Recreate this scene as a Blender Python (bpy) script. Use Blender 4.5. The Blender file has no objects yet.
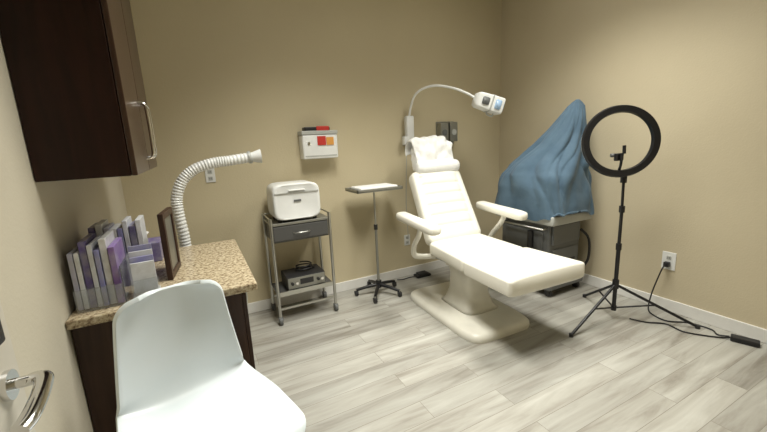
import bpy, bmesh, math, random
from mathutils import Matrix, Vector, noise
random.seed(4)
D=bpy.data; COL=bpy.context.scene.collection
sc=bpy.context.scene
sc.view_settings.view_transform='Standard'; sc.view_settings.look='None'
RX,BY,LX,FY,CZ=3.4,3.4,-.5,-.5,3.15

# ------------------------------------------------------------ materials
def mat(name,col,rough=.5,metal=0,col2=None,scale=8,bump=0,bscale=60,coat=0,emit=0,spec=.5,sheen=0,alpha=1,trans=0):
    m=D.materials.new(name);m.use_nodes=True;nt=m.node_tree;b=nt.nodes['Principled BSDF']
    b.inputs['Roughness'].default_value=rough;b.inputs['Metallic'].default_value=metal
    b.inputs['Specular IOR Level'].default_value=spec
    b.inputs['Coat Weight'].default_value=coat
    b.inputs['Transmission Weight'].default_value=trans
    if sheen:b.inputs['Sheen Weight'].default_value=sheen
    c2=col2 or tuple(x*.93 for x in col)
    tc=nt.nodes.new('ShaderNodeTexCoord')
    n=nt.nodes.new('ShaderNodeTexNoise');n.inputs['Scale'].default_value=scale;n.inputs['Detail'].default_value=4
    nt.links.new(tc.outputs['Object'],n.inputs['Vector'])
    r=nt.nodes.new('ShaderNodeValToRGB');r.color_ramp.elements[0].position=.35;r.color_ramp.elements[1].position=.65
    r.color_ramp.elements[0].color=(*col,1);r.color_ramp.elements[1].color=(*c2,1)
    nt.links.new(n.outputs['Fac'],r.inputs['Fac']);nt.links.new(r.outputs['Color'],b.inputs['Base Color'])
    if emit:
        nt.links.new(r.outputs['Color'],b.inputs['Emission Color']);b.inputs['Emission Strength'].default_value=emit
    if bump:
        n2=nt.nodes.new('ShaderNodeTexNoise');n2.inputs['Scale'].default_value=bscale;n2.inputs['Detail'].default_value=3
        nt.links.new(tc.outputs['Object'],n2.inputs['Vector'])
        bp=nt.nodes.new('ShaderNodeBump');bp.inputs['Strength'].default_value=bump;bp.inputs['Distance'].default_value=.01
        nt.links.new(n2.outputs['Fac'],bp.inputs['Height']);nt.links.new(bp.outputs['Normal'],b.inputs['Normal'])
    return m
def wood(name,c1,c2,stretch,rough=.35,spec=.5):
    m=D.materials.new(name);m.use_nodes=True;nt=m.node_tree;b=nt.nodes['Principled BSDF'];b.inputs['Roughness'].default_value=rough
    b.inputs['Specular IOR Level'].default_value=spec
    tc=nt.nodes.new('ShaderNodeTexCoord');mp=nt.nodes.new('ShaderNodeMapping');mp.inputs['Scale'].default_value=stretch
    n=nt.nodes.new('ShaderNodeTexNoise');n.inputs['Scale'].default_value=4;n.inputs['Detail'].default_value=8;n.inputs['Distortion'].default_value=.6
    r=nt.nodes.new('ShaderNodeValToRGB');r.color_ramp.elements[0].position=.3;r.color_ramp.elements[1].position=.7
    r.color_ramp.elements[0].color=(*c1,1);r.color_ramp.elements[1].color=(*c2,1)
    L=nt.links.new;L(tc.outputs['Object'],mp.inputs['Vector']);L(mp.outputs[0],n.inputs['Vector']);L(n.outputs['Fac'],r.inputs['Fac']);L(r.outputs['Color'],b.inputs['Base Color'])
    return m
M={}
M['wall']=mat('wall_paint',(.595,.52,.355),.75,col2=(.57,.495,.335),scale=1.5,bump=.15,bscale=90)
M['wall2']=mat('wall_paint_side',(.575,.505,.36),.75,col2=(.55,.48,.34),scale=1.5,bump=.15,bscale=90)
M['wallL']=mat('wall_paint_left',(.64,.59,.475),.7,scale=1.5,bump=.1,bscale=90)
M['ceil']=mat('ceiling_paint',(.58,.57,.48),.9)
M['trim']=mat('trim_white',(.8,.79,.76),.4)
M['door']=mat('door_paint',(.65,.61,.53),.4)
M['vinyl']=mat('cream_vinyl',(.82,.80,.72),.38,col2=(.79,.77,.69),scale=5,bump=.06,bscale=120,coat=.1)
M['sheet']=mat('white_cover',(.86,.86,.85),.7,bump=.4,bscale=25)
M['cream']=mat('cream_metal',(.77,.75,.67),.35)
M['chair']=mat('chair_plastic',(.72,.78,.82),.4,col2=(.70,.765,.805),coat=.1)
M['steel']=mat('steel',(.55,.55,.52),.28,1)
M['steelm']=mat('steel_satin',(.34,.34,.31),.42,.8)
M['chrome']=mat('chrome',(.75,.75,.75),.12,1)
M['dark']=mat('dark_plastic',(.02,.02,.022),.45)
M['black']=mat('black_metal',(.008,.008,.010),.4)
M['white']=mat('white_plastic',(.80,.81,.80),.35)
M['wgrey']=mat('light_grey_plastic',(.45,.46,.44),.4)
M['grey']=mat('grey_plastic',(.13,.135,.135),.45)
M['cartgrey']=mat('cart_grey',(.10,.10,.10),.4,.3)
M['red']=mat('red_label',(.55,.04,.03),.5)
M['yellow']=mat('yellow_label',(.72,.34,.08),.5)
M['blue']=mat('blue_cover_fabric',(.085,.140,.195),.85,col2=(.062,.108,.158),scale=5,bump=.7,bscale=10,sheen=.1,spec=.3)
M['espresso']=wood('espresso_wood',(.012,.0035,.002),(.026,.008,.0045),(6,6,.6),.4,.25)
M['espresso_front']=wood('espresso_front_wood',(.030,.013,.007),(.052,.025,.015),(6,6,.6),.28,.5)
M['walnut']=wood('walnut_wood',(.030,.015,.010),(.060,.031,.020),(6,6,.6),.4,.3)
M['lens']=mat('lens_glass',(.35,.5,.7),.1)
M['diff']=mat('diffuser',(.6,.6,.57),.5)
M['acrylic']=mat('clear_acrylic',(.9,.93,.95),.05,trans=.9)
M['panel']=mat('light_panel',(1,.97,.9),.5,emit=3)
def granite():
    m=D.materials.new('granite');m.use_nodes=True;nt=m.node_tree;b=nt.nodes['Principled BSDF'];b.inputs['Roughness'].default_value=.22
    tc=nt.nodes.new('ShaderNodeTexCoord');v=nt.nodes.new('ShaderNodeTexNoise');v.inputs['Scale'].default_value=60;v.inputs['Detail'].default_value=5;v.inputs['Roughness'].default_value=.7
    r=nt.nodes.new('ShaderNodeValToRGB');e=r.color_ramp.elements
    e[0].position=.33;e[0].color=(.10,.07,.045,1);e[1].position=.66;e[1].color=(.60,.53,.39,1)
    for p,c in((.43,(.27,.20,.125,1)),(.5,(.42,.345,.225,1)),(.57,(.51,.43,.30,1))):
        x=e.new(p);x.color=c
    L=nt.links.new;L(tc.outputs['Object'],v.inputs['Vector']);L(v.outputs['Fac'],r.inputs['Fac']);L(r.outputs['Color'],b.inputs['Base Color']);return m
M['granite']=granite()
def floormat():
    m=D.materials.new('vinyl_plank_floor');m.use_nodes=True;nt=m.node_tree;b=nt.nodes['Principled BSDF'];b.inputs['Roughness'].default_value=.36
    N=nt.nodes.new;L=nt.links.new
    tc=N('ShaderNodeTexCoord')
    br=N('ShaderNodeTexBrick');br.offset=.37;br.inputs['Scale'].default_value=1;br.inputs['Brick Width'].default_value=1.22;br.inputs['Row Height'].default_value=.15
    br.inputs['Mortar Size'].default_value=.0014;br.inputs['Mortar Smooth'].default_value=.1;br.inputs['Bias'].default_value=0
    br.inputs['Color1'].default_value=(0,0,0,1);br.inputs['Color2'].default_value=(1,1,1,1);br.inputs['Mortar'].default_value=(.5,.5,.5,1)
    L(tc.outputs['Object'],br.inputs['Vector'])
    mp=N('ShaderNodeMapping');mp.inputs['Scale'].default_value=(.9,8,1);L(tc.outputs['Object'],mp.inputs['Vector'])
    off=N('ShaderNodeVectorMath');off.operation='MULTIPLY_ADD';off.inputs[1].default_value=(7,13,3);L(br.outputs['Color'],off.inputs[0]);L(mp.outputs[0],off.inputs[2])
    n=N('ShaderNodeTexNoise');n.inputs['Scale'].default_value=1.5;n.inputs['Detail'].default_value=7;n.inputs['Roughness'].default_value=.6;n.inputs['Distortion'].default_value=.6
    L(off.outputs[0],n.inputs['Vector'])
    r=N('ShaderNodeValToRGB');e=r.color_ramp.elements;e[0].position=.28;e[0].color=(.225,.205,.175,1);e[1].position=.70;e[1].color=(.475,.47,.43,1)
    x=e.new(.47);x.color=(.365,.352,.315,1)
    L(n.outputs['Fac'],r.inputs['Fac'])
    mx=N('ShaderNodeMix');mx.data_type='RGBA';mx.blend_type='MULTIPLY';mx.inputs['Factor'].default_value=1
    mr=N('ShaderNodeMapRange');mr.inputs['To Min'].default_value=.84;mr.inputs['To Max'].default_value=1.08
    L(br.outputs['Color'],mr.inputs['Value']);L(r.outputs['Color'],mx.inputs['A']);L(mr.outputs[0],mx.inputs['B'])
    m2=N('ShaderNodeMix');m2.data_type='RGBA';L(br.outputs['Fac'],m2.inputs['Factor']);L(mx.outputs['Result'],m2.inputs['A']);m2.inputs['B'].default_value=(.2,.18,.15,1)
    L(m2.outputs['Result'],b.inputs['Base Color']);return m
M['floor']=floormat()

# ------------------------------------------------------------ geometry helpers
def group(name,loc=(0,0,0),rz=0):
    e=D.objects.new(name,None);e.empty_display_size=.1;COL.objects.link(e);e.location=loc;e.rotation_euler=(0,0,rz);return e
def obj(name,verts,faces,m,parent=None,smooth=False):
    me=D.meshes.new(name);me.from_pydata([tuple(v) for v in verts],[],faces);me.validate()
    bm=bmesh.new();bm.from_mesh(me);bmesh.ops.recalc_face_normals(bm,faces=bm.faces);bm.to_mesh(me);bm.free()
    me.materials.append(M[m] if isinstance(m,str) else m)
    if smooth:
        for p in me.polygons:p.use_smooth=True
    o=D.objects.new(name,me);COL.objects.link(o)
    if parent:o.parent=parent
    return o
def box(name,lo,hi,m,parent=None,bev=.004,rot=None,seg=2):
    c=[(a+b)/2 for a,b in zip(lo,hi)];h=[abs(b-a)/2 for a,b in zip(lo,hi)]
    bm=bmesh.new();bmesh.ops.create_cube(bm,size=1)
    for v in bm.verts:v.co=Vector((v.co.x*2*h[0],v.co.y*2*h[1],v.co.z*2*h[2]))
    if bev:bmesh.ops.bevel(bm,geom=list(bm.edges),offset=min(bev,min(h)*.95),segments=seg,profile=.5,affect='EDGES')
    me=D.meshes.new(name);bm.to_mesh(me);bm.free();me.materials.append(M[m] if isinstance(m,str) else m)
    if seg>2:
        for p in me.polygons:p.use_smooth=True
    o=D.objects.new(name,me);COL.objects.link(o);o.location=c
    if rot:o.rotation_euler=rot
    if parent:o.parent=parent
    return o
def spline(pts,n=8,closed=False):
    P=[Vector(p) for p in pts];out=[];N=len(P)
    rng=range(N if closed else N-1)
    for i in rng:
        if closed:a,b,c,d=P[i-1],P[i],P[(i+1)%N],P[(i+2)%N]
        else:a,b,c,d=P[max(i-1,0)],P[i],P[i+1],P[min(i+2,N-1)]
        for k in range(n):
            t=k/n;out.append(.5*((2*b)+(c-a)*t+(2*a-5*b+4*c-d)*t*t+(3*b-a-3*c+d)*t**3))
    if not closed:out.append(P[-1])
    return out
def tube(name,pts,r,m,parent=None,sides=12,closed=False,sm=0,flat=1.,caps=True):
    P=spline(pts,sm,closed) if sm else [Vector(p) for p in pts]
    N=len(P);vs=[];fs=[];up=None
    for i,p in enumerate(P):
        if closed:t=P[(i+1)%N]-P[i-1]
        else:t=P[min(i+1,N-1)]-P[max(i-1,0)]
        t.normalize()
        if up is None:
            up=Vector((0,0,1)) if abs(t.z)<.9 else Vector((0,1,0))
        s=t.cross(up);s.normalize();up=s.cross(t);up.normalize()
        rr=r(i/(N-1)) if callable(r) else r
        for k in range(sides):
            a=2*math.pi*k/sides;vs.append(p+s*math.cos(a)*rr+up*math.sin(a)*rr*flat)
    for i in range(N if closed else N-1):
        j=(i+1)%N
        for k in range(sides):
            l=(k+1)%sides;fs.append((i*sides+k,i*sides+l,j*sides+l,j*sides+k))
    if not closed and caps:
        fs.append(tuple(range(sides))[::-1]);fs.append(tuple((N-1)*sides+k for k in range(sides)))
    o=obj(name,vs,fs,m,parent,True)
    o.data.set_sharp_from_angle(angle=1.0)
    return o
def cyl(name,a,b,r,m,parent=None,r2=None,sides=20):
    r2=r if r2 is None else r2
    return tube(name,[a,b],lambda t:r+(r2-r)*t,m,parent,sides)
def loft(name,rings,m,parent=None,closed_ends=True,sub=0,sharp=None):
    n=len(rings[0]);vs=[v for r in rings for v in r];fs=[]
    for i in range(len(rings)-1):
        for k in range(n):
            l=(k+1)%n;fs.append((i*n+k,i*n+l,(i+1)*n+l,(i+1)*n+k))
    if closed_ends:
        fs.append(tuple(range(n)));fs.append(tuple((len(rings)-1)*n+k for k in range(n)))
    o=obj(name,vs,fs,m,parent,True)
    if sharp:o.data.set_sharp_from_angle(angle=sharp)
    if sub:
        s=o.modifiers.new('s','SUBSURF');s.levels=sub;s.render_levels=sub
    return o
def srect(w,h,n=32,e=5):
    out=[]
    for k in range(n):
        a=2*math.pi*k/n;c,s=math.cos(a),math.sin(a)
        out.append((w*math.copysign(abs(c)**(2/e),c),h*math.copysign(abs(s)**(2/e),s)))
    return out
def caster(p,x,y,name,r=.03,m='dark'):
    cyl(name+'_stem',(x,y,r*1.5),(x,y,r*2.6),.007,'steel',p,sides=8)
    box(name+'_fork',(x-.018,y-r*.7,r*.9),(x+.018,y+r*.7,r*1.9),m,p,.005)
    cyl(name+'_wheel',(x-.012,y,r),(x+.012,y,r),r,m,p)

# ------------------------------------------------------------ room
box('floor',(LX-.1,FY-.1,-.1),(RX+.1,BY+.1,0),'floor',bev=0)
box('ceiling',(LX-.1,FY-.1,CZ),(RX+.1,BY+.1,CZ+.1),'ceil',bev=0)
box('wall_back',(LX-.1,BY,0),(RX+.1,BY+.1,CZ),'wall',bev=0)
box('wall_right',(RX,FY-.1,0),(RX+.1,BY,CZ),'wall2',bev=0)
box('wall_left',(LX-.1,FY-.1,0),(LX,BY,CZ),'wallL',bev=0)
box('wall_front',(LX,FY-.1,0),(RX,FY,CZ),'wall',bev=0)
box('baseboard_back',(LX,BY-.015,0),(RX-.015,BY,.10),'trim',bev=.004)
box('baseboard_right',(RX-.015,FY,0),(RX,BY,.10),'trim',bev=.004)
for i,(x,y) in enumerate(((.9,1.7),(2.4,1.7))):
    g=group('ceiling_light',(x,y,CZ))
    box('frame',(-.31,-.61,-.03),(.31,.61,0),'trim',g,.004)
    box('diffuser_panel',(-.28,-.58,-.036),(.28,.58,-.028),'panel',g,0)
def area(name,loc,sx,sy,p,col=(1,.985,.90),spread=108):
    l=D.lights.new(name,'AREA');l.shape='RECTANGLE';l.size=sx;l.size_y=sy;l.energy=p;l.color=col;l.spread=math.radians(spread)
    o=D.objects.new(name,l);COL.objects.link(o);o.location=loc;return o
area('troffer_lamp',(.9,1.7,CZ-.06),.6,1.2,42)
area('troffer_lamp',(2.4,1.7,CZ-.06),.6,1.2,31)
w=D.worlds.new('w');sc.world=w;w.use_nodes=True;w.node_tree.nodes['Background'].inputs[0].default_value=(.8,.8,.8,1);w.node_tree.nodes['Background'].inputs[1].default_value=.3

# ------------------------------------------------------------ open door with lever (against left wall)
g=group('door_1',(LX,0,0))
box('slab',(.02,.30,.01),(.06,1.13,2.08),'door',g,.003)
for z in(.25,1.05,1.85):cyl('hinge',(.03,.295,z-.05),(.03,.295,z+.05),.008,'steel',g)
cyl('rosette',(.06,1.055,1.0),(.072,1.055,1.0),.034,'chrome',g)
cyl('spindle',(.07,1.055,1.0),(.12,1.055,1.0),.013,'chrome',g)
tube('lever',[(.10,1.06,1.0),(.128,1.045,1.003),(.138,.99,.996),(.138,.92,.985),(.13,.89,.98)],.018,'chrome',g,sm=6,flat=.7)
box('privacy_lock',(.06,1.03,1.10),(.075,1.075,1.17),'dark',g,.01)

# ------------------------------------------------------------ base cabinet + granite
g=group('base_cabinet',(LX,0,0))
box('carcass',(.005,1.70,.09),(.62,2.60,.865),'walnut',g,.002)
box('toe_kick',(.005,1.72,0),(.56,2.58,.09),'dark',g,0)
box('door_a',(.62,1.705,.11),(.64,2.145,.85),'walnut',g,.004)
box('door_b',(.62,2.155,.11),(.64,2.595,.85),'walnut',g,.004)
for y in(2.09,2.21):
    tube('handle',[(.64,y,.62),(.67,y,.64),(.67,y,.76),(.64,y,.78)],.006,'steel',g,sides=8,sm=3)
box('granite_top',(.002,1.665,.866),(.69,2.62,.902),'granite',g,.006)
g=group('wall_cabinet',(LX,0,0))
box('carcass',(.003,1.70,1.42),(.285,2.66,2.45),'espresso',g,.002)
box('door_a',(.287,1.702,1.42),(.307,2.172,2.45),'espresso_front',g,.004)
box('door_b',(.287,2.182,1.42),(.307,2.658,2.45),'espresso_front',g,.004)
for y in(2.12,2.235):
    tube('handle',[(.307,y,1.48),(.335,y,1.49),(.34,y,1.55),(.34,y,1.68),(.335,y,1.73),(.307,y,1.74)],.008,'chrome',g,sides=8,sm=3)

# books / brochures on counter
g=group('magazine_row',(-.472,1.74,.903))
bm_cols=[(.42,.42,.55),(.72,.74,.78),(.10,.07,.26),(.62,.64,.70),(.24,.24,.50),(.74,.75,.77),(.22,.12,.38),(.68,.70,.74),(.07,.06,.16),(.55,.55,.64),(.20,.20,.42),(.72,.71,.74)]
bm_m=[mat('cover_%d'%i,c,.3,col2=tuple(min(1,x*.5+.20) for x in c),scale=22) for i,c in enumerate(bm_cols)]
x=.0
for i in range(7):
    t=random.uniform(.014,.024);h=random.uniform(.23,.285)
    box('magazine_%d'%i,(x,random.uniform(0,.015),.004),(x+t,.20,h),bm_m[i%12],g,.002);x+=t+.003
x2=x+.004
box('acrylic_side',(x2,-.005,0),(x2+.003,.21,.16),'acrylic',g,0)
box('acrylic_front',(0,-.012,0),(x2,-.008,.09),'acrylic',g,0)
x=.03
for i in range(8):
    t=random.uniform(.018,.026);h=random.uniform(.24,.31)
    box('binder_%d'%i,(x,.23,0),(x+t,.38,h),bm_m[(i*5+2)%12],g,.002);x+=t+.003
g=group('brochure_holder',(-.285,1.77,.903),.1)
for i in range(4):
    box('leaflet_%d'%i,(0,.004+i*.022,0.012),(.085,i*.022+.014,.15+.02*i),bm_m[(3*i+1)%12],g,.001,rot=(-.05,0,0))
box('tray',(-.008,-.01,0),(.093,.09,.010),'wgrey',g,.002)
box('clear_front',(-.008,-.012,.01),(.093,-.009,.08),'acrylic',g,0)
g=group('picture_frame',(-.165,1.94,.904),-.12)
for nm,lo,hi in(('frame_left',(-.012,0,0),(.012,.03,.32)),('frame_right',(-.012,.21,0),(.012,.24,.32)),('frame_top',(-.012,.03,.29),(.012,.21,.32)),('frame_bottom',(-.012,.03,0),(.012,.21,.03))):
    box(nm,lo,hi,'walnut',g,.002)
box('glass',(-.004,.03,.03),(.004,.21,.29),'steelm',g,0)
g=group('tissue_box',(-.33,2.42,.903))
box('carton',(-.11,-.08,0),(.11,.08,.11),bm_m[2],g,.004)
loft('tissue',[[(a*s*.05+.0,b*s*.03,z) for a,b in srect(1,1,12,2)] for s,z in((1,.109),(.7,.13),(1.2,.16),(.3,.18))],'sheet',g)

# ------------------------------------------------------------ fume extractor with hose
g=group('fume_extractor',(-.12,2.92,0))
box('body',(-.17,-.17,.07),(.17,.17,.56),'white',g,.03,seg=4)
box('grille',(-.12,-.175,.14),(.12,-.168,.34),'grey',g,.002)
box('control_panel',(-.10,-.175,.42),(.10,-.168,.50),'dark',g,.002)
for i,(a,b) in enumerate(((-.13,-.13),(.13,-.13),(-.13,.13),(.13,.13))):caster(g,a,b,'caster_%d'%i)
cyl('port',(0,0,.55),(0,0,.62),.055,'wgrey',g)
hp=[(0,-.02,.6),(0,-.04,.78),(.0,-.05,.92),(-.010,-.06,1.08),(-.005,-.06,1.2),(.045,-.06,1.31),(.13,-.06,1.38),(.25,-.06,1.415),(.36,-.06,1.425),(.50,-.06,1.44)]
P=spline(hp,26)
tube('hose',P,lambda t:.036+.0032*math.sin(t*len(P)*1.5),'white',g,sides=16)
cyl('nozzle',(.50,-.06,1.44),(.58,-.065,1.445),.030,'white',g,r2=.052)
cyl('nozzle_collar',(.49,-.06,1.438),(.51,-.06,1.441),.045,'wgrey',g)

def outlet(name,loc,rz,w=.075,h=.12):
    g=group(name,loc,rz)
    box('plate',(-w/2,-.008,-h/2),(w/2,-.001,h/2),'white',g,.003)
    for s in(-1,1):
        box('socket',(-.017,-.011,s*.028-.016),(.017,-.007,s*.028+.016),'wgrey',g,.003)
        for q in(-.006,.006):box('slot',(q-.0015,-.012,s*.028-.006),(q+.0015,-.0105,s*.028+.006),'dark',g,0)
    return g
outlet('wall_outlet',(.12,BY,1.30),0)
g=outlet('wall_outlet',(RX,1.48,.43),-math.pi/2,.10,.15)
box('plug',(-.02,-.05,-.045),(.02,-.012,-.005),'dark',g,.005)
outlet('wall_outlet',(2.02,BY,.42),0)

# ------------------------------------------------------------ steel utility cart
g=group('utility_cart',(.75,3.17,0))
W,Q=.25,.165
for i,(a,b) in enumerate(((-W,-Q),(W,-Q),(-W,Q),(W,Q))):
    cyl('post_%d'%i,(a,b,.07),(a,b,.93),.013,'steel',g);caster(g,a,b,'caster_%d'%i,.036,'grey')
box('top_shelf',(-W,-Q,.865),(W,Q,.885),'steelm',g,.003)
for s in(-1,1):
    tube('rail_side',[(s*W,-Q,.925),(s*W,Q,.925)],.007,'steel',g,8)
tube('rail_back',[(-W,Q,.925),(W,Q,.925)],.007,'steel',g,8)
box('drawer_body',(-W+.012,-Q+.01,.72),(W-.012,Q-.01,.865),'cartgrey',g,.003)
box('drawer_front',(-W+.014,-Q,.735),(W-.014,-Q+.012,.855),'cartgrey',g,.004)
tube('drawer_pull',[(-.07,-Q,.79),(-.06,-Q-.02,.79),(.06,-Q-.02,.79),(.07,-Q,.79)],.005,'steel',g,8)
box('low_shelf',(-W,-Q,.25),(W,Q,.268),'cartgrey',g,.003)
box('low_shelf_lip',(-W,-Q-.004,.25),(W,-Q+.004,.29),'steel',g,.002)
box('bottom_rail',(-W,-Q-.006,.13),(W,-Q+.006,.15),'steel',g,.002)
box('bottom_rail_b',(-W,Q-.006,.13),(W,Q+.006,.15),'steel',g,.002)
g=group('power_supply_unit',(.76,3.15,.269))
box('case',(-.17,-.12,.012),(.17,.13,.125),'dark',g,.006)
box('face_plate',(-.165,-.126,.02),(.165,-.119,.118),'steelm',g,.002)
for i,xx in enumerate((-.13,-.09,.10,.135)):cyl('knob_%d'%i,(xx,-.125,.07),(xx,-.145,.07),.013,'chrome' if i%2 else 'dark',g,sides=12)
box('display',(-.06,-.129,.05),(.06,-.125,.10),'dark',g,.002)
for s in(-.13,.13):box('foot',(s-.02,-.1,0),(s+.02,.1,.012),'dark',g,.002)
tube('coiled_cable',[(.02+.09*math.cos(a)*(1-.02*a),.02+.06*math.sin(a),.13+.004*a) for a in [k*.5 for k in range(30)]],.006,'black',g,8)
g=group('towel_warmer',(.735,3.15,.886))
rings=[]
for y,s in((-.150,.86),(-.155,.93),(-.145,.98),(-.12,1),(.10,1),(.14,.97),(.15,.9)):
    rings.append([(a*s,y+.00,.168+b*s) for a,b in srect(.200,.152,40,5.5)])
loft('housing',rings,'white',g,sharp=1.2)
box('door_seam',(-.185,-.160,.245),(.185,-.1535,.249),'wgrey',g,0)
box('door_handle',(-.07,-.168,.258),(.07,-.152,.272),'white',g,.006)
box('badge',(-.03,-.1585,.17),(.03,-.154,.185),'grey',g,0)
for a in(-.15,.15):
    for b in(-.1,.1):cyl('foot',(a,b,0),(a,b,.02),.018,'dark',g,sides=12)

# ------------------------------------------------------------ sharps container
g=group('sharps_disposal_box',(1.06,BY,1.385))
box('cabinet',(-.165,-.14,0),(.165,-.002,.215),'white',g,.012,seg=3)
box('lid',(-.17,-.145,.215),(.17,-.002,.25),'wgrey',g,.006)
box('drop_chute',(-.13,-.11,.25),(.11,-.02,.285),'dark',g,.008)
box('chute_flap',(-.02,-.115,.25),(.10,-.108,.29),'red',g,.004)
box('biohazard_label',(-.03,-.1475,.12),(.05,-.14,.20),'red',g,.001)
box('warning_label',(.055,-.1475,.12),(.125,-.14,.19),'yellow',g,.001)
cyl('lock',(-.11,-.14,.14),(-.11,-.15,.14),.012,'steel',g,sides=12)
box('bottom_lip',(-.15,-.143,.02),(.15,-.139,.03),'wgrey',g,0)

# ------------------------------------------------------------ mayo stand
g=group('instrument_stand',(1.51,3.13,0))
for i in range(5):
    a=math.radians(18+72*i);c,s=math.cos(a),math.sin(a)
    tube('leg_%d'%i,[(0,0,.10),(c*.12,s*.12,.085),(c*.23,s*.23,.06)],lambda t:.020-.006*t,'black',g,8,sm=3)
    caster(g,c*.23,s*.23,'caster_%d'%i,.027)
cyl('hub',(0,0,.07),(0,0,.14),.03,'black',g)
cyl('outer_post',(0,0,.1),(0,0,.70),.013,'steelm',g)
cyl('inner_post',(0,0,.70),(0,0,1.06),.010,'steel',g)
cyl('clamp',(0,0,.67),(0,0,.72),.019,'dark',g)
T0=.03
box('tray_base',(-.235,-.15,1.035+T0),(.235,.15,1.045+T0),'steelm',g,.003)
for n_,lo,hi in(('a',(-.235,-.15),(.235,-.14)),('b',(-.235,.14),(.235,.15)),('c',(-.235,-.15),(-.225,.15)),('d',(.225,-.15),(.235,.15))):
    box('tray_rim_'+n_,(*lo,1.03+T0),(*hi,1.06+T0),'steelm',g,.002)
box('paper_liner',(-.19,-.12,1.046+T0),(.20,.12,1.072+T0),'sheet',g,.01)
box('bracket',(-.06,-.04,1.02+T0),(.06,.04,1.036+T0),'steelm',g,.003)

# ------------------------------------------------------------ wall mounted exam lamp
g=group('exam_lamp',(2.06,BY,0))
box('wall_bracket',(-.06,-.045,1.46),(.06,-.002,1.56),'wgrey',g,.012,seg=3)
box('transformer',(-.045,-.09,1.52),(.045,-.03,1.76),'white',g,.014,seg=3)
box('switch_plate',(-.085,-.10,1.47),(-.02,-.05,1.55),'white',g,.006)
tube('arm',[(.0,-.06,1.74),(.005,-.09,1.84),(.025,-.14,1.95),(.08,-.21,2.01),(.18,-.30,2.03),(.30,-.42,1.99),(.40,-.51,1.93),(.455,-.55,1.885)],.012,'white',g,sides=10,sm=8)
d=Vector((.27,-.11,-.10)).normalized()
s0=Vector((.44,-.55,1.88))
side=d.cross(Vector((0,0,1))).normalized();upv=side.cross(d)
rg=[]
for t,r in((0,.022),(.015,.060),(.04,.075),(.10,.078),(.19,.082),(.275,.082),(.285,.076)):
    c=s0+d*t;rg.append([tuple(c+side*a*r*1.0+upv*b*r*.95) for a,b in srect(1,1,32,9)])
loft('lamp_head',rg,'white',g,sharp=.7)
rg=[[tuple(s0+d*t+side*a*.064+upv*b*.060) for a,b in srect(1,1,32,6)] for t in(.28,.292)]
loft('lamp_lens',rg,'lens',g)
rg=[[tuple(s0+d*t+side*a*.0845+upv*b*.081) for a,b in srect(1,1,32,9)] for t in(.155,.17)]
loft('head_band',rg,'wgrey',g)
rg=[[tuple(s0+d*t+side*(q*.088)+upv*b*.035+d*(a*.035)) for a,b in srect(1,1,20,6)] for t,q in((.10,.75),(.10,1))]
loft('vent_panel',rg,'grey',g)
rg=[[tuple(s0+d*t+side*(q*.090)+upv*b*.045+d*(a*.03)) for a,b in srect(1,1,20,6)] for t,q in((.225,.75),(.225,1))]
loft('filter_window',rg,'lens',g)
tube('head_handle',[tuple(s0+d*.17-upv*.07),tuple(s0+d*.17-upv*.10),tuple(s0+d*.23-upv*.105),tuple(s0+d*.23-upv*.07)],.008,'wgrey',g,8,sm=3)
tube('power_cable',[(-.03,-.05,1.47),(-.035,-.03,1.2),(-.05,-.028,.8),(-.04,-.03,.5),(-.04,-.02,.44)],.004,'wgrey',g,6,sm=6)

g=group('glove_dispenser',(2.56,BY,1.58))
box('back_plate',(-.12,-.012,-.13),(.12,-.002,.12),'steelm',g,.003)
box('holder_left',(-.115,-.09,-.12),(-.01,-.012,.10),'steelm',g,.006)
box('holder_right',(.01,-.09,-.10),(.115,-.012,.11),'steelm',g,.006)
for xx in(-.063,.063):cyl('opening',(xx,-.089,0),(xx,-.094,0),.032,'wgrey' if xx>0 else 'grey',g)

# ------------------------------------------------------------ treatment chair
g=group('treatment_chair',(2.07,2.38,0),-.045)
rg=[]
for z,s,b in((0,1,1),(.02,1.01,1.005),(.045,1,1),(.062,.95,.97),(.070,.88,.93)):
    rg.append([(-.09+a*.31*s,-.01+c*.52*b,z) for a,c in srect(1,1,48,7)])
loft('base_plate',rg,'cream',g,sharp=1.2)
rg=[]
for z,w_,d_ in((.068,.18,.23),(.10,.15,.19),(.20,.12,.16),(.34,.115,.15),(.45,.13,.18)):
    rg.append([(-.05+a*w_,c*d_-.02,z) for a,c in srect(1,1,32,5)])
loft('pedestal',rg,'cream',g)
box('seat_frame',(-.22,-.60,.44),(.22,.22,.475),'wgrey',g,.01)
box('mechanism',(-.18,-.25,.40),(.13,.15,.45),'cream',g,.01)
box('back_frame',(-.20,.17,.42),(.20,.30,.50),'wgrey',g,.02)
def cushion(name,y0,y1,z0,z1,hw0,hw1,th,m='vinyl',grooves=(),bol=0,n=48,rnd=.05,ends=.30,ex=4.5,gd=.018):
    dy,dz=y1-y0,z1-z0;L=math.hypot(dy,dz);ty,tz=dy/L,dz/L;ny,nz=-tz,ty
    if nz<0:ny,nz=-ny,-nz
    rings=[]
    K=int(L/.01)
    for i in range(K+1):
        s=i/K*L;e=min(s,L-s)
        k=1 if e>rnd else math.sqrt(max(0,1-((rnd-e)/rnd)**2))
        f=ends+(1-ends)*k;hw=(hw0+(hw1-hw0)*s/L)-(1-k)*rnd*.9
        q=0
        for gr in grooves:q=max(q,math.exp(-((s-gr*L)/.010)**2))
        ring=[]
        for a,b in srect(1,1,n,ex):
            tt=b*th/2*f
            if b>0:
                tt*=1+.12*(1-a*a)
                if abs(a)<.72:tt-=q*gd
                if bol and .70<abs(a)<.78 and .12*L<s<.9*L:tt-=.010
            ring.append((a*hw,y0+ty*s+ny*tt,z0+tz*s+nz*tt))
        rings.append(ring)
    return loft(name,rings,m,g)
cushion('seat_cushion',.24,-.30,.55,.535,.295,.32,.13,ex=6,rnd=.035,ends=.5)
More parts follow.
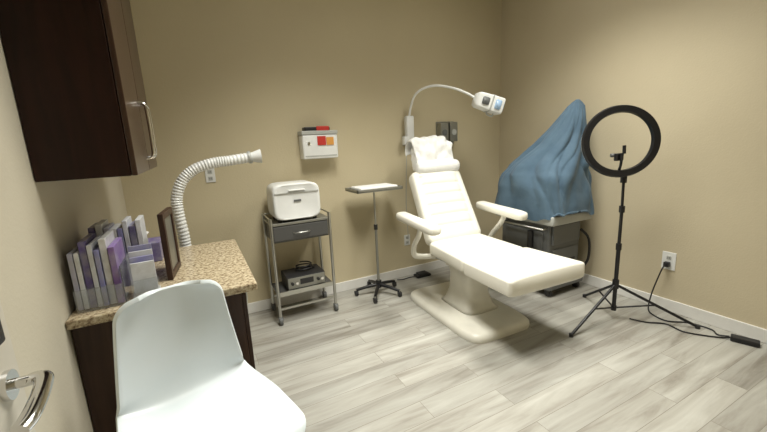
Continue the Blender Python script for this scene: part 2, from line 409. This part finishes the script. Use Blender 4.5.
cushion('leg_cushion',-.308,-.83,.535,.545,.335,.36,.13,rnd=.03,ends=.75,ex=8)
cushion('backrest',.235,.60,.56,1.20,.295,.275,.15,grooves=(.22,.36,.50,.64,.78),bol=1,rnd=.07,n=64,gd=.011)
tx=D.textures.new('wrinkle','CLOUDS');tx.noise_scale=.09
hd=cushion('headrest',.62,.72,1.19,1.47,.215,.185,.14,m='sheet',rnd=.07)
s=hd.modifiers.new('d','DISPLACE');s.texture=tx;s.strength=.04;s.mid_level=.5;s.texture_coords='LOCAL'
hd.location.x=.02
prof=[(.555,1.26),(.575,1.34),(.605,1.43),(.645,1.50),(.70,1.535),(.76,1.52),(.79,1.47),(.79,1.38)]
PP=spline([(0,a,b) for a,b in prof],5);vs=[];fs=[];NN=22
for i,p in enumerate(PP):
    for k in range(NN+1):
        c=-1+2*k/NN;nn=noise.noise(Vector((c*4,p.y*12,p.z*12)))
        vs.append((.02+c*(.220+.02*nn),p.y-.04*nn,p.z-.04*abs(c)**5+.025*nn))
for i in range(len(PP)-1):
    for k in range(NN):
        a=i*(NN+1)+k;fs.append((a,a+1,a+NN+2,a+NN+1))
o=obj('folded_towel',vs,fs,'sheet',g,True)
s=o.modifiers.new('t','SOLIDIFY');s.thickness=.02;s.offset=0
s=o.modifiers.new('s','SUBSURF');s.levels=1;s.render_levels=1
hr=loft('head_roll',[[(x+.02,.550+b*.055*k,1.245+a*.065*k) for a,b in srect(1,1,20,2.2)] for x,k in((-.235,.5),(-.22,.85),(-.17,1),(-.08,.97),(0,1.02),(.08,.98),(.17,1),(.22,.85),(.235,.5))],'sheet',g)
s=hr.modifiers.new('d','DISPLACE');s.texture=tx;s.strength=.035;s.texture_coords='LOCAL'
for sg,nm in((-1,'left'),(1,'right')):
    rg=[];o0=.475 if sg<0 else .425
    for y,k in((.42,.55),(.41,.85),(.385,1),(.1,1),(-.12,1.02),(-.165,.9),(-.18,.6)):
        zc=.845-.03*(.42-y)/.6
        rg.append([(sg*o0+a*.058*k,y,zc+b*.040*k) for a,b in srect(1,1,24,3)])
    loft('arm_pad_'+nm,rg,'vinyl',g)
    tube('arm_support_'+nm,[(sg*.24,.22,.47),(sg*(o0-.05),.24,.50),(sg*(o0-.01),.20,.60),(sg*o0,.10,.72),(sg*o0,.05,.82)],.02,'cream',g,12,sm=6,flat=1.3)
box('recline_bracket',(-.12,.30,.60),(.12,.34,.95),'wgrey',g,.01,rot=(-.52,0,0))

g=group('foot_pedal',(2.14,3.29,0),.0)
box('pedal_body',(-.09,-.05,0),(.09,.05,.03),'black',g,.01)
box('pedal_plate',(-.06,-.04,.03),(.06,.04,.042),'dark',g,.005,rot=(.1,0,0))
tube('pedal_cable',[(-.08,0,.015),(-.16,.03,.006),(-.24,.02,.006),(-.30,.05,.006)],.005,'black',g,6,sm=6)

# ------------------------------------------------------------ draped machine
g=group('draped_aesthetic_machine',(3.02,2.45,0))
box('base',(-.25,-.33,.07),(.25,.32,.14),'grey',g,.02)
box('body',(-.22,-.28,.14),(.22,.30,.74),'grey',g,.02)
box('top_deck',(-.28,-.36,.70),(.28,.34,.79),'wgrey',g,.015,seg=3)
box('front_panel',(-.18,-.292,.20),(.18,-.28,.45),'grey',g,.01)
box('vent',(-.14,-.297,.24),(.14,-.291,.34),'dark',g,.002)
box('drawer',(-.19,-.30,.50),(.19,-.28,.68),'grey',g,.006)
box('side_panel',(-.232,-.22,.25),(-.22,.22,.62),'grey',g,.006)
tube('side_handle',[(-.22,-.25,.66),(-.29,-.27,.66),(-.29,.2,.66),(-.22,.22,.66)],.010,'steel',g,8)
cyl('handpiece_holster',(-.26,-.10,.45),(-.26,-.10,.62),.028,'dark',g)
for i,(a,b) in enumerate(((-.2,-.28),(.2,-.28),(-.2,.27),(.2,.27))):caster(g,a,b,'caster_%d'%i,.035)
box('display_column',(.10,-.12,.80),(.22,.0,1.55),'wgrey',g,.02)
tube('umbilical_cable',[(.20,-.30,.60),(.27,-.34,.5),(.28,-.34,.3),(.22,-.31,.2)],.012,'black',g,8,sm=5)
rings=[];n=160
lev=[(.775,.32,.40,0,0,5),(.83,.318,.395,0,0,4.5),(.92,.315,.39,.0,0,4),(1.02,.31,.38,.0,0,3.4),(1.14,.30,.37,.01,-.01,3),(1.22,.275,.34,.03,-.03,2.7),(1.31,.235,.285,.065,-.06,2.5),(1.42,.19,.22,.105,-.10,2.3),(1.55,.145,.155,.145,-.14,2.2),(1.67,.105,.105,.175,-.17,2.1),(1.75,.07,.07,.20,-.18,2),(1.79,.035,.035,.21,-.18,2),(1.81,.012,.012,.215,-.18,2)]
for i in range(len(lev)-1):
    A,B=lev[i],lev[i+1]
    for q in range(6):
        t=q/6;z,rx,ry,cx,cy,e=[A[k]+(B[k]-A[k])*t for k in range(6)]
        ring=[]
        for k,(a,b) in enumerate(srect(1,1,n,e)):
            th=2*math.pi*k/n
            am=min(1,max(.4,(z-.8)/.3))
            w1=1.8*noise.noise(Vector((a,b,z*2)))
            fold=abs(math.sin(th*4.5+2.6*z+w1))**.55-.6
            fold2=abs(math.sin(th*7-4.5*z+w1*1.5))**.6-.6
            f=1+am*(.12*fold+.07*fold2+.11*noise.noise(Vector((a*2.3,b*2.3,z*5))))
            zz=z+(.03*math.sin(th*3+1)+.012*math.sin(th*11) if z<.80 else 0)
            ring.append((min(cx+a*rx*f,.36),cy+b*ry*f,zz))
        rings.append(ring)
z,rx,ry,cx,cy,e=lev[-1];rings.append([(cx+a*rx,cy+b*ry,z) for a,b in srect(1,1,n,e)])
n_=len(rings[0]);vs=[v for r in rings for v in r];fs=[]
for i in range(len(rings)-1):
    for k in range(n_):
        l=(k+1)%n_;fs.append((i*n_+k,i*n_+l,(i+1)*n_+l,(i+1)*n_+k))
fs.append(tuple((len(rings)-1)*n_+k for k in range(n_)))
obj('fabric_cover',vs,fs,'blue',g,True)

# ------------------------------------------------------------ ring light on tripod
g=group('ring_light',(2.88,1.60,0))
for i,(dx,dy) in enumerate(((-.52,.0),(.37,-.42),(.20,.38))):
    tube('leg_%d'%i,[(0,0,.30),(dx,dy,.012)],.011,'black',g,8)
    tube('brace_%d'%i,[(0,0,.10),(dx*.5,dy*.5,.156)],.007,'black',g,8)
    cyl('foot_%d'%i,(dx,dy,.0),(dx,dy,.025),.016,'dark',g,sides=12)
cyl('leg_collar',(0,0,.27),(0,0,.34),.024,'black',g)
cyl('lower_collar',(0,0,.08),(0,0,.12),.02,'black',g)
cyl('pole_lower',(0,0,.10),(0,0,.62),.015,'black',g)
cyl('pole_mid',(0,0,.62),(0,0,.92),.012,'black',g)
cyl('pole_upper',(0,0,.92),(-.01,0,1.16),.010,'black',g)
for z in(.62,.92):cyl('lock_collar',(0,0,z-.03),(0,0,z+.02),.02,'black',g)
cyl('tilt_head',(-.01,0,1.12),(-.01,0,1.19),.022,'black',g)
nrm=Vector((-.62,-.78,.10)).normalized();sd=nrm.cross(Vector((0,0,1))).normalized();uu=sd.cross(nrm)
C=Vector((-.06,.02,1.428))
def annulus(name,ri,ro,t0,t1,m):
    rings=[]
    for k in range(73):
        a=2*math.pi*k/72;rad=sd*math.cos(a)+uu*math.sin(a)
        prof=[(ri+.006,t0),(ri,(t0+t1)/2),(ri+.006,t1),(ro-.008,t1),(ro,(t0*.5+t1*.5)),(ro-.008,t0)]
        rings.append([tuple(C+rad*r_+nrm*t_) for r_,t_ in prof])
    return loft(name,rings,m,g,closed_ends=False,sharp=.8)
annulus('ring_housing',.208,.265,-.022,.024,'black')
annulus('ring_diffuser',.215,.258,-.028,-.0215,'diff')
tube('ring_yoke',[(-.01,0,1.17),tuple(C-uu*.215)],.014,'black',g,10)
tube('phone_arm',[tuple(C-uu*.21),tuple(C-uu*.16-nrm*-.03),tuple(C-uu*.09+nrm*.03)],.010,'black',g,8,sm=4)
box('phone_clip',tuple(C-uu*.13+Vector((-.05,-.015,-.01))),tuple(C-uu*.13+Vector((.03,.015,.045))),'black',g,.006)
cyl('clip_jaw',tuple(C-uu*.09-sd*.03),tuple(C-uu*.03-sd*.03),.012,'black',g)
cyl('clip_knob',tuple(C-uu*.10+sd*.02),tuple(C-uu*.10+sd*.06),.014,'grey',g)

g=group('power_adapter',(0,0,0))
box('brick',(3.245,.845,0),(3.315,.995,.035),'black',g,.008,rot=(0,0,.3))
def cord(name,pts,r=.0055):
    return tube(name,pts,r,'black',g,8,sm=8)
cord('power_cord',[(3.355,1.48,.405),(3.32,1.485,.38),(3.30,1.50,.30),(3.29,1.53,.15),(3.24,1.52,.03),(3.2,1.46,.007),(3.18,1.35,.007),(3.28,1.25,.007),(3.30,1.12,.007),(3.25,1.06,.007),(3.27,1.0,.015)])
cord('adapter_cord',[(3.26,.99,.015),(3.20,1.05,.007),(3.10,1.20,.007),(3.12,1.33,.007),(3.03,1.42,.007),(2.97,1.52,.012)])

# ------------------------------------------------------------ foreground shell chair
g=group('swivel_chair',(-.085,1.34,0),.28)
prof=[(.215,1.0),(.225,.93),(.228,.85),(.222,.76),(.213,.68),(.200,.61),(.170,.562),(.10,.546),(.0,.545),(-.12,.55),(-.22,.557),(-.29,.553),(-.325,.527)]
P=spline([(0,a,b) for a,b in prof],5)
Ls=[0]
for i in range(1,len(P)):Ls.append(Ls[-1]+(P[i]-P[i-1]).length)
T=Ls[-1];NU=32;vs=[];fs=[]
for i,p in enumerate(P):
    s=Ls[i];u=s/T
    hw=.175+.052*min(1,s/.42) if s<.42 else .227+.026*math.sin(min(1,(s-.42)/.3)*math.pi/2)
    R=.072
    for e in(s,T-s):
        if e<R:hw-=R*(1-math.sqrt(max(0,1-((R-e)/R)**2)))
    back=max(0,min(1,1-(s-.37)/.08))
    for k in range(NU+1):
        c=-1+2*k/NU;q=abs(c)**2.6
        fy=-.045*q*back;fz=.035*q*(1-back)*(1-max(0,(s-.75*T)/(.25*T)))
        vs.append((c*hw,p.y+fy,p.z+fz))
for i in range(len(P)-1):
    for k in range(NU):
        a=i*(NU+1)+k;fs.append((a,a+1,a+NU+2,a+NU+1))
o=obj('shell',vs,fs,'chair',g,True)
s=o.modifiers.new('t','SOLIDIFY');s.thickness=.016;s.offset=0
s=o.modifiers.new('b','BEVEL');s.width=.004;s.segments=2
cyl('seat_plate',(0,-.05,.512),(0,-.05,.536),.10,'dark',g)
cyl('gas_lift',(0,-.05,.2),(0,-.05,.52),.018,'chrome',g)
cyl('lift_cover',(0,-.05,.1),(0,-.05,.33),.026,'dark',g)
for i in range(5):
    a=math.radians(90+72*i);c,s_=math.cos(a),math.sin(a)
    tube('leg_%d'%i,[(0,-.05,.13),(c*.13,-.05+s_*.13,.11),(c*.24,-.05+s_*.24,.08)],lambda t:.022-.009*t,'chrome',g,10,sm=3)
    caster(g,c*.24,-.05+s_*.24,'caster_%d'%i,.028)

# ------------------------------------------------------------ camera
yaw,pit,rol,f=.4728,.1987,-.0472,363.5
fw=Vector((math.sin(yaw)*math.cos(pit),math.cos(yaw)*math.cos(pit),-math.sin(pit)))
r0=Vector((math.cos(yaw),-math.sin(yaw),0));u0=r0.cross(fw)
c,s=math.cos(rol),math.sin(rol);r=c*r0+s*u0;u=-s*r0+c*u0
cd=D.cameras.new('camera');co=D.objects.new('camera',cd);COL.objects.link(co)
cd.sensor_width=36;cd.lens=f*36/767;cd.clip_start=.02
co.matrix_world=Matrix(((r.x,u.x,-fw.x,0),(r.y,u.y,-fw.y,0),(r.z,u.z,-fw.z,1.5),(0,0,0,1)))
sc.camera=co
